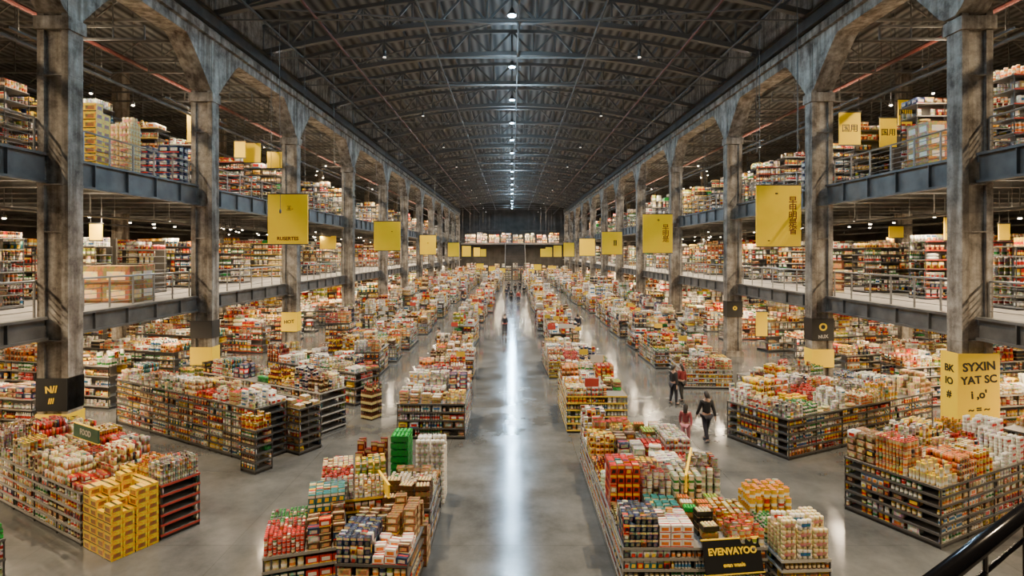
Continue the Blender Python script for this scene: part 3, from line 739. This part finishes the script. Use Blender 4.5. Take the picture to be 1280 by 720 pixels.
for sx in (-1,1):
    for zt,hb in ((D1T,2.3),(D2T,2.9)):
        y=15.5
        while y<135:
            for (xa,xb) in ((17.0,24.2),(26.6,36)):
                if xa/y>1.25: continue
                if rng.random()<.08: continue
                sc=1.05 if y<40 else (1.6 if y<60 else 2.3)
                L=(xb-xa)-rng.uniform(0,1); yy=y+rng.uniform(-.4,.4); hgt=hb+rng.uniform(-.2,.4)
                island(sx*((xa+xb)/2),yy,L,1.0,hgt,0,z0=zt,nl=6 if y<60 else 4,sc=sc,near=False,allsides=False,topl=(1,1),label='tall dark mezzanine shelf stocked with mixed goods')
                if rng.random()<.3 and y<60:
                    xp=sx*((xa+xb)/2+rng.uniform(-2,2)); w2=rng.uniform(1.2,2.2)
                    o=MB().box(xp-w2/2,xp+w2/2,yy-1.3,yy-1.22,zt,zt+2.6).box(xp-w2/2-.05,xp-w2/2,yy-1.32,yy-1.2,zt,zt+2.65).box(xp+w2/2,xp+w2/2+.05,yy-1.32,yy-1.2,zt,zt+2.65).obj('partition_panel',PARTM); top(o,'dark free-standing partition panel on the mezzanine','partition','mezzanine partitions')
            y+=(4.2 if y<60 else 7)
stack('carton',0,-16.1,22.4,D1T,2,1,2,3.0,seed=41); stack('carton',1,-16.3,23.4,D1T,2,1,2,3.0,seed=42)
stack('carton',0,-17.0,13.7,D1T,2,1,2,2.6,seed=43)
stack('carton',6,-15.8,21.0,D2T,2,2,8,1.3,seed=44,ragged=1)
stack('paper_roll_pack',3,-15.9,22.6,D2T,3,4,8,1.2,seed=45,ragged=1)
stack('carton',7,-16.2,26.0,D2T,4,2,6,1.3,seed=46,ragged=1)
stack('carton',9,16.2,28.6,D1T,1,2,3,2.2,seed=47); stack('carton',7,16.0,29.5,D2T,2,2,5,1.5,seed=48)
stack('carton',1,16.0,21.6,D2T,1,2,4,2,seed=49)
for i in range(8):
    island(-11.2+3.2*i,150.5,2.8,1.0,1.7+.5*(i%2),0,z0=9.0,nl=3,sc=2.2,near=False,allsides=False,topl=(1,1),label='lit shelf on the end balcony')
    island(-11.2+3.2*i,152.5,2.8,1.0,2.4,0,z0=0,nl=3,sc=2.2,near=False,allsides=False,topl=(1,2),label='warmly lit shelf below the end balcony')
for z in (8.1,12.2):
    for x in (-7,7): 
        root=empty('strip_light',(x,148.8,z)); top(root,'long suspended fluorescent strip light','ceiling light','strip lights')
        MB().box(-5,5,-.1,.1,.01,.1).obj('housing',STEEL,root); area((0,0,0),9.8,.18,2400,WARM2,root)
# ---------------------------------------------------------------- finalise goods
def visible(x,y,z):
    if y<5: return False
    u=640+F*x/y; v=HY+F*(CAMH-z)/y
    return -5<u<1285 and -5<v<724
for kn,K in KIND.items():
    t=K['t']; V=np.array(t.v,dtype=np.float32); sizes=np.array([len(f) for f in t.f]); flat=np.concatenate([np.array(f) for f in t.f])
    pals=np.array(K['pal'],dtype=np.float32)
    roles=np.array(t.c)
    loopcol=lambda var: np.repeat(pals[var][roles],sizes,axis=0)
    meshes=[]
    for vi in range(len(K['pal'])):
        me=bpy.data.meshes.new(kn); me.from_pydata(t.v,[],t.f); me.materials.append(GOODS)
        at=me.color_attributes.new('col','FLOAT_COLOR','CORNER')
        lc=loopcol(vi); at.data.foreach_set('color',np.hstack([lc,np.ones((len(lc),1),dtype=np.float32)]).astype(np.float32).ravel())
        me.polygons.foreach_set('use_smooth',[kn in('bottle','jar','sack','paper_roll_pack','snack_packet')]*len(t.f))
        me.update(); meshes.append(me)
    its=K['items']
    idx=[i for i,it in enumerate(its) if it[6] and visible(it[1],it[2],it[3])]
    idx.sort(key=lambda i:(its[i][2])/its[i][5])
    ind=set(idx[:300])
    for i in idx[:300]:
        var,x,y,z,r,s,_=its[i]
        o=bpy.data.objects.new(kn,meshes[var]); o.location=(x,y,z); o.rotation_euler=(0,0,r); o.scale=(s,s,s); COL.objects.link(o)
        o['label']=K['label']; o['category']=K['cat']; o['group']=K['cat']+'s on the nearest displays'
    rest=[it for i,it in enumerate(its) if i not in ind]
    if not rest: continue
    A=np.array([(it[0],it[1],it[2],it[3],it[4],it[5]) for it in rest],dtype=np.float32); n=len(A)
    c_=np.cos(A[:,4])*A[:,5]; s_=np.sin(A[:,4])*A[:,5]
    P=np.empty((n,len(V),3),dtype=np.float32)
    P[:,:,0]=A[:,1:2]+c_[:,None]*V[None,:,0]-s_[:,None]*V[None,:,1]
    P[:,:,1]=A[:,2:3]+s_[:,None]*V[None,:,0]+c_[:,None]*V[None,:,1]
    P[:,:,2]=A[:,3:4]+A[:,5:6]*V[None,:,2]
    me=bpy.data.meshes.new(kn+'_stock')
    nf=len(sizes); nl=len(flat)
    me.vertices.add(n*len(V)); me.vertices.foreach_set('co',P.ravel())
    me.loops.add(n*nl); me.loops.foreach_set('vertex_index',(flat[None,:]+np.arange(n)[:,None]*len(V)).ravel().astype(np.int32))
    me.polygons.add(n*nf)
    st=np.concatenate([[0],np.cumsum(sizes)[:-1]])
    me.polygons.foreach_set('loop_start',(st[None,:]+np.arange(n)[:,None]*nl).ravel().astype(np.int32))
    me.update(calc_edges=True)
    me.materials.append(GOODS)
    at=me.color_attributes.new('col','FLOAT_COLOR','CORNER')
    allv=np.stack([loopcol(v) for v in range(len(K['pal']))])
    cc=allv[A[:,0].astype(int)]
    rng2=np.random.RandomState(3); cc=np.minimum(.92,cc*(rng2.uniform(.4,1.2,(n,1,1))))
    cc=np.concatenate([cc,np.ones((n,nl,1))],axis=2).astype(np.float32)
    at.data.foreach_set('color',cc.ravel())
    o=bpy.data.objects.new(kn+'_stock',me); COL.objects.link(o)
    top(o,'mass of further %s filling shelves across the hall'%(K['cat']+'s'),K['cat']); o['kind']='stuff'
# ---------------------------------------------------------------- signs
def banner(x,y,zc,w,h,txts,zt=17.5,rot=0,label='yellow hanging banner sign with dark lettering'):
    root=empty('hanging_sign',(x,y,zc),(0,0,rot)); top(root,label,'sign','yellow hanging signs')
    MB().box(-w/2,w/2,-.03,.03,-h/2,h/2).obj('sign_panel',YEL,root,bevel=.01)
    MB().box(-w/2-.02,w/2+.02,-.04,.04,h/2,h/2+.05).box(-w/2-.02,w/2+.02,-.04,.04,-h/2-.05,-h/2).obj('sign_frame',STEEL,root)
    for sx in (-1,1): MB().tube((sx*w*.42,0,h/2+.05),(sx*w*.42,0,zt-zc),.014,5).obj('hanging_wire',STEELB,root)
    for s,size,lx,lz,m in txts: lettering(s,size,m,root,(lx,-.036,lz))
    return root
def sgn(u,v,w,h,s,txts,**k):
    return banner((u-640)/s,F/s,CAMH+(HY-v)/s,w/s,h/s,txts,**k)
sgn(360,274,50,62,26.5,[('王-',.24,.1,.5,BLK),('RUSERTES',.23,0,-.92,REDT)],label='large yellow hanging banner with a dark red word along its bottom')
sgn(484,295,33,36,17.2,[('-',.3,.35,.35,BLK)])
sgn(535,306,20,24,12.5,[('-',.4,0,.2,BLK)])
sgn(973,270,56,76,27.5,[('早\n甲\n明\n是\n省',.40,.64,.0,REDT),('-',.4,-.1,1.05,BLK),('-',.3,-.45,-1.1,BLK)],label='large yellow hanging banner with vertical red characters')
sgn(822,292,37,48,18.5,[('早\n明\n是',.46,.54,0,REDT),('+',.3,.05,.9,BLK)],label='yellow hanging banner with vertical red characters')
sgn(765,304,25,28,13,[('II',.7,.3,.0,BLK)])
for u,v,w,h,s in ((734,309,19,21,10),(711,312,13,17,8),(697,314,10,14,6.8),(686,315,8,12,6),(679,316,7,10,5.4),(567,312,14,17,9),(583,314,11,13,7.5),(596,315,8,11,6.4),(604,316,7,9,5.6)):
    sgn(u,v,w,h,s,[])
for u,v,w,h in ((600,333,9,7),(615,336,8,6),(672,334,9,7),(690,336,10,7),(628,338,7,5),(664,339,7,5)):
    sgn(u,v,w,h,5.4,[])
def posts(x,y,z,w,h,txt,zt=18.1,rot=0):
    return banner(x,y,z,w,h,[(txt,h*.26,0,0,BLK)] if txt else [],zt=zt,rot=rot,label='yellow poster sign hanging over the upper mezzanine')
for u,v,w,h,s in ((1062,161,27,40,27),(1110,166,21,36,26),(1131,141,17,32,25),(241,160,14,36,24),(315,191,22,24,19.5),(345,200,22,20,18),(300,187,14,20,20)):
    posts((u-640)/s,F/s,CAMH+(HY-v)/s,w/s,h/s,'国用' if s>24 else None)
for u,v,w,h,s in ((1187,286,14,28,30),(1255,290,14,20,33),(410,303,20,16,14),(952,405,14,30,22),(1120,290,18,14,24),(120,290,16,20,30)):
    banner((u-640)/s,F/s,CAMH+(HY-v)/s,w/s,h/s,[],zt=(D2T-.7 if v<330 else D1T-.7),label='small yellow sign hanging below the mezzanine')
def wrap(sx,y,z0,z1,m,txts,label,ex=.03,side=[]):
    root=empty('column_sign',(colx(sx,y),y,0)); top(root,label,'sign')
    hx_,hy_=.475+ex,.33
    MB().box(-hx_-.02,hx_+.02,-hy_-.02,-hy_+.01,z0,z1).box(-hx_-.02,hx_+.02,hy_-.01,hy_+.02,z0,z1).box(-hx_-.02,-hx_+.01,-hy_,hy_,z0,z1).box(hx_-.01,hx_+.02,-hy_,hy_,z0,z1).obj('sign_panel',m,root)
    for s,size,lx,lz,mm in txts: lettering(s,size,mm,root,(lx,-hy_-.026,lz),(math.pi/2,-.08,0))
    for s,size,lz,mm in side: lettering(s,size,mm,root,(-sx*(hx_+.026),0,lz),(math.pi/2,0,-sx*math.pi/2))
wrap(1,17.4,1.25,3.5,YEL,[('SYXIN',.36,0,3.1,BLK),('YAT SC',.33,0,2.7,BLK),('i ,o\'',.34,0,2.25,BLK),('~ = ~',.28,0,1.8,BLK)],'yellow sign wrapped round concrete column with black brush lettering',ex=.14,side=[('BK',.30,3.0,BLK),('IO',.30,2.6,BLK),('#',.30,2.2,BLK)])
wrap(-1,17.4,1.75,2.75,BLK,[('N//',.28,0,2.4,YEL),('///',.22,0,2.05,YEL)],'black sign board wrapped round concrete column with yellow marks',ex=-.02)
wrap(-1,17.4,.95,1.65,YEL,[('SALE',.2,0,1.3,BLK)],'yellow sign board low on concrete column',ex=.0)
wrap(1,25.6,2.6,3.6,BLK,[('O',.45,0,3.2,YEL),('NUX',.2,0,2.78,PRW)],'black sign board on concrete column with round yellow emblem',ex=.0)
wrap(1,25.6,1.4,2.2,YEL,[],'yellow sign board low on concrete column',ex=.0)
wrap(-1,25.6,2.7,3.5,SHELFD,[],'dark sign board on concrete column',ex=.0)
wrap(-1,25.6,1.5,2.3,YEL,[],'yellow sign board low on concrete column',ex=.0)
wrap(-1,35.6,1.6,2.8,YEL,[('HOT',.3,0,2.2,BLK)],'yellow sign board on concrete column',ex=.0)
wrap(1,35.6,2.5,3.5,BLK,[('o',.5,0,3.1,YEL)],'black sign board on concrete column',ex=.0)
def board(x,y,z,w,h,m,txt,tm,rot=0,tilt=0,size=.2,label='black sign board with yellow lettering on display island'):
    root=empty('display_sign',(x,y,z),(tilt,0,rot)); top(root,label,'sign')
    MB().box(-w/2,w/2,-.02,.02,0,h).obj('sign_panel',m,root,bevel=.005)
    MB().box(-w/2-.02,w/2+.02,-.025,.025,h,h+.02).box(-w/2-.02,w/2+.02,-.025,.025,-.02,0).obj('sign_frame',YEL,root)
    for i,s in enumerate(txt): lettering(s,size*(1 if i==0 else .6),tm,root,(0,-.026,h*(.65 if len(txt)>1 else .5)-i*h*.4))
board(4.2,10.55,.55,1.15,.58,BLK,['EVENVAYOO','evan waaie'],YEL,size=.165,rot=.12,tilt=-.3)
board(4.1,13.0,1.4,1.8,.34,YEL,['FRESH'],BLK,rot=1.2,size=.26,label='yellow sign strip between snack displays')
board(-3.05,13.0,1.2,1.5,.26,YEL,['OFFER'],BLK,rot=-1.1,size=.2,label='yellow sign strip between packet displays')
q=bp(3.4,1.0); board(q[0],q[1],1.75,1.3,.35,mat('sign_green',(.03,.10,.06),.5),['FOOD'],PRW,rot=-R30,size=.2,label='dark green sign board above packet display')
rng=random.Random(5)
for i in range(90):
    side=rng.choice((-1,1)); base=rng.choice(((2.3,4.2),(8.2,10.6)))
    x=side*rng.uniform(*base); y=rng.uniform(20,75)
    if abs(x)>7 and y<29: continue
    root=empty('price_card',(x,y,1.0)); top(root,'small coloured price card on a thin stand above the goods','price card','price cards')
    MB().tube((0,0,-.98),(0,0,.85),.012,5).obj('stand',STEEL,root)
    w=rng.uniform(.15,.28); MB().box(-w,w,-.02,-.005,.75,.75+w*1.2).obj('card',rng.choice([PRY,PRY,PRR,PRW]),root)
def cart(x,y,rot):
    root=empty('shopping_cart',(x,y,0),(0,0,rot)); top(root,'wire shopping cart pushed along the aisle','shopping cart')
    m=mat('chrome_wire',(.3,.3,.32),.3,.8)
    mb=MB()
    for i in range(7):
        t=i/6; z=.45+t*.5; wy=.38+t*.1; wx=.2+.06*t
        for sx in (-1,1): mb.beam((sx*wx,-wy,z),(sx*wx,wy,z),.012)
        for sy in (-1,1): mb.beam((-wx,sy*wy,z),(wx,sy*wy,z),.012)
    for i in range(9):
        t=i/8*2-1
        for sx in (-1,1): mb.beam((sx*.2,t*.38,.45),(sx*.26,t*.48,.95),.01)
        mb.beam((-.2,t*.38,.45),(.2,t*.38,.45),.01)
    mb.obj('basket',m,root)
    MB().beam((-.2,-.4,.12),(-.2,.4,.12),.03).beam((.2,-.4,.12),(.2,.4,.12),.03).beam((-.2,-.4,.12),(-.22,-.4,.95),.03).beam((.2,-.4,.12),(.22,-.4,.95),.03).beam((.2,.38,.12),(.2,.3,.45),.03).beam((-.2,.38,.12),(-.2,.3,.45),.03).obj('frame',m,root)
    MB().tube((-.27,-.56,1.02),(.27,-.56,1.02),.02).beam((-.25,-.48,.95),(-.25,-.56,1.02),.02).beam((.25,-.48,.95),(.25,-.56,1.02),.02).obj('handle',PRR,root)
    for sx in (-1,1):
        for sy in (-1,1): MB().tube((sx*.2-.015,sy*.38,.055),(sx*.2+.015,sy*.38,.055),.055,12).obj('wheel',SHELFD,root)
x,y=pw(631,420); cart(x,y-.95,3.14)
root=empty('staircase',(0.8,140,0)); top(root,'dark staircase rising to the balcony at the end of the hall','staircase')
mb=MB()
for i in range(30): mb.box(-2.4,2.4,-10+i*.5,-10+(i+1)*.5+.1,i*.28,i*.28+.1)
mb.obj('steps',SHELFD,root)
for sx in (-1,1):
    MB().beam((sx*2.5,-10,0.1),(sx*2.5,5,8.5),.14,.5).obj('stringer',STEEL,root)
    MB().beam((sx*2.5,-10,1.1),(sx*2.5,5,9.5),.08,.1).obj('handrail',STEEL,root)
    mb=MB()
    for i in range(15): mb.beam((sx*2.5,-10+i,.1+i*.56),(sx*2.5,-10+i,1.1+i*.56),.05)
    mb.obj('balusters',STEEL,root)
o=empty('railing',(0,147.1,9.0)); top(o,'grey metal guard railing along the end balcony','railing')
mb=MB().tube((-13.3,0,1.1),(13.3,0,1.1),.05,6)
for i in range(21): mb.box(-13.3+i*1.33-.03,-13.3+i*1.33+.03,-.03,.03,0,1.1)
mb.obj('rails',STEELB,o)
BL=mat('black_gloss',(.01,.01,.012),.15,.4)
root=empty('balcony_handrail',(0,0,4.1)); top(root,'glossy black balcony handrail with upright balusters','railing')
A=Vector((1.3,2.05,1.1)); B_=Vector((5.2,4.62,1.1))
MB().tube(A,B_,.04,20).obj('handrail',BL,root,smooth=True)
MB().tube(A-Vector((0,0,.14)),B_-Vector((0,0,.14)),.012,8).obj('rail',BL,root)
for i in range(9):
    p=A.lerp(B_,i/8); MB().tube((p.x,p.y,0),(p.x,p.y,1.08),.012,8).obj('baluster',BL,root)
mb=MB(); mb.add([(-3,-3,3.85),(1.0,1.75,3.85),(5.4,4.6,3.85),(7.5,3,3.85),(3,-3,3.85),(-3,-3,4.1),(1.0,1.75,4.1),(5.4,4.6,4.1),(7.5,3,4.1),(3,-3,4.1)],
 [(0,1,2,3,4),(9,8,7,6,5),(0,5,6,1),(1,6,7,2),(2,7,8,3),(3,8,9,4),(4,9,5,0)])
struct(mb.obj('floor_balcony',CONCD),'concrete viewing balcony slab','floor')

w=bpy.data.worlds.new('World'); scene.world=w; w.use_nodes=True
w.node_tree.nodes['Background'].inputs[0].default_value=(.5,.6,.7,1); w.node_tree.nodes['Background'].inputs[1].default_value=.02
cd=bpy.data.cameras.new('camera'); cam=bpy.data.objects.new('camera',cd); COL.objects.link(cam)
cam.location=(0,0,CAMH); cam.rotation_euler=(math.pi/2,0,0)
cd.sensor_width=36; cd.lens=F/1280*36; cd.shift_y=-(360-HY)/1280; cd.clip_end=400; cd.clip_start=.05
scene.camera=cam
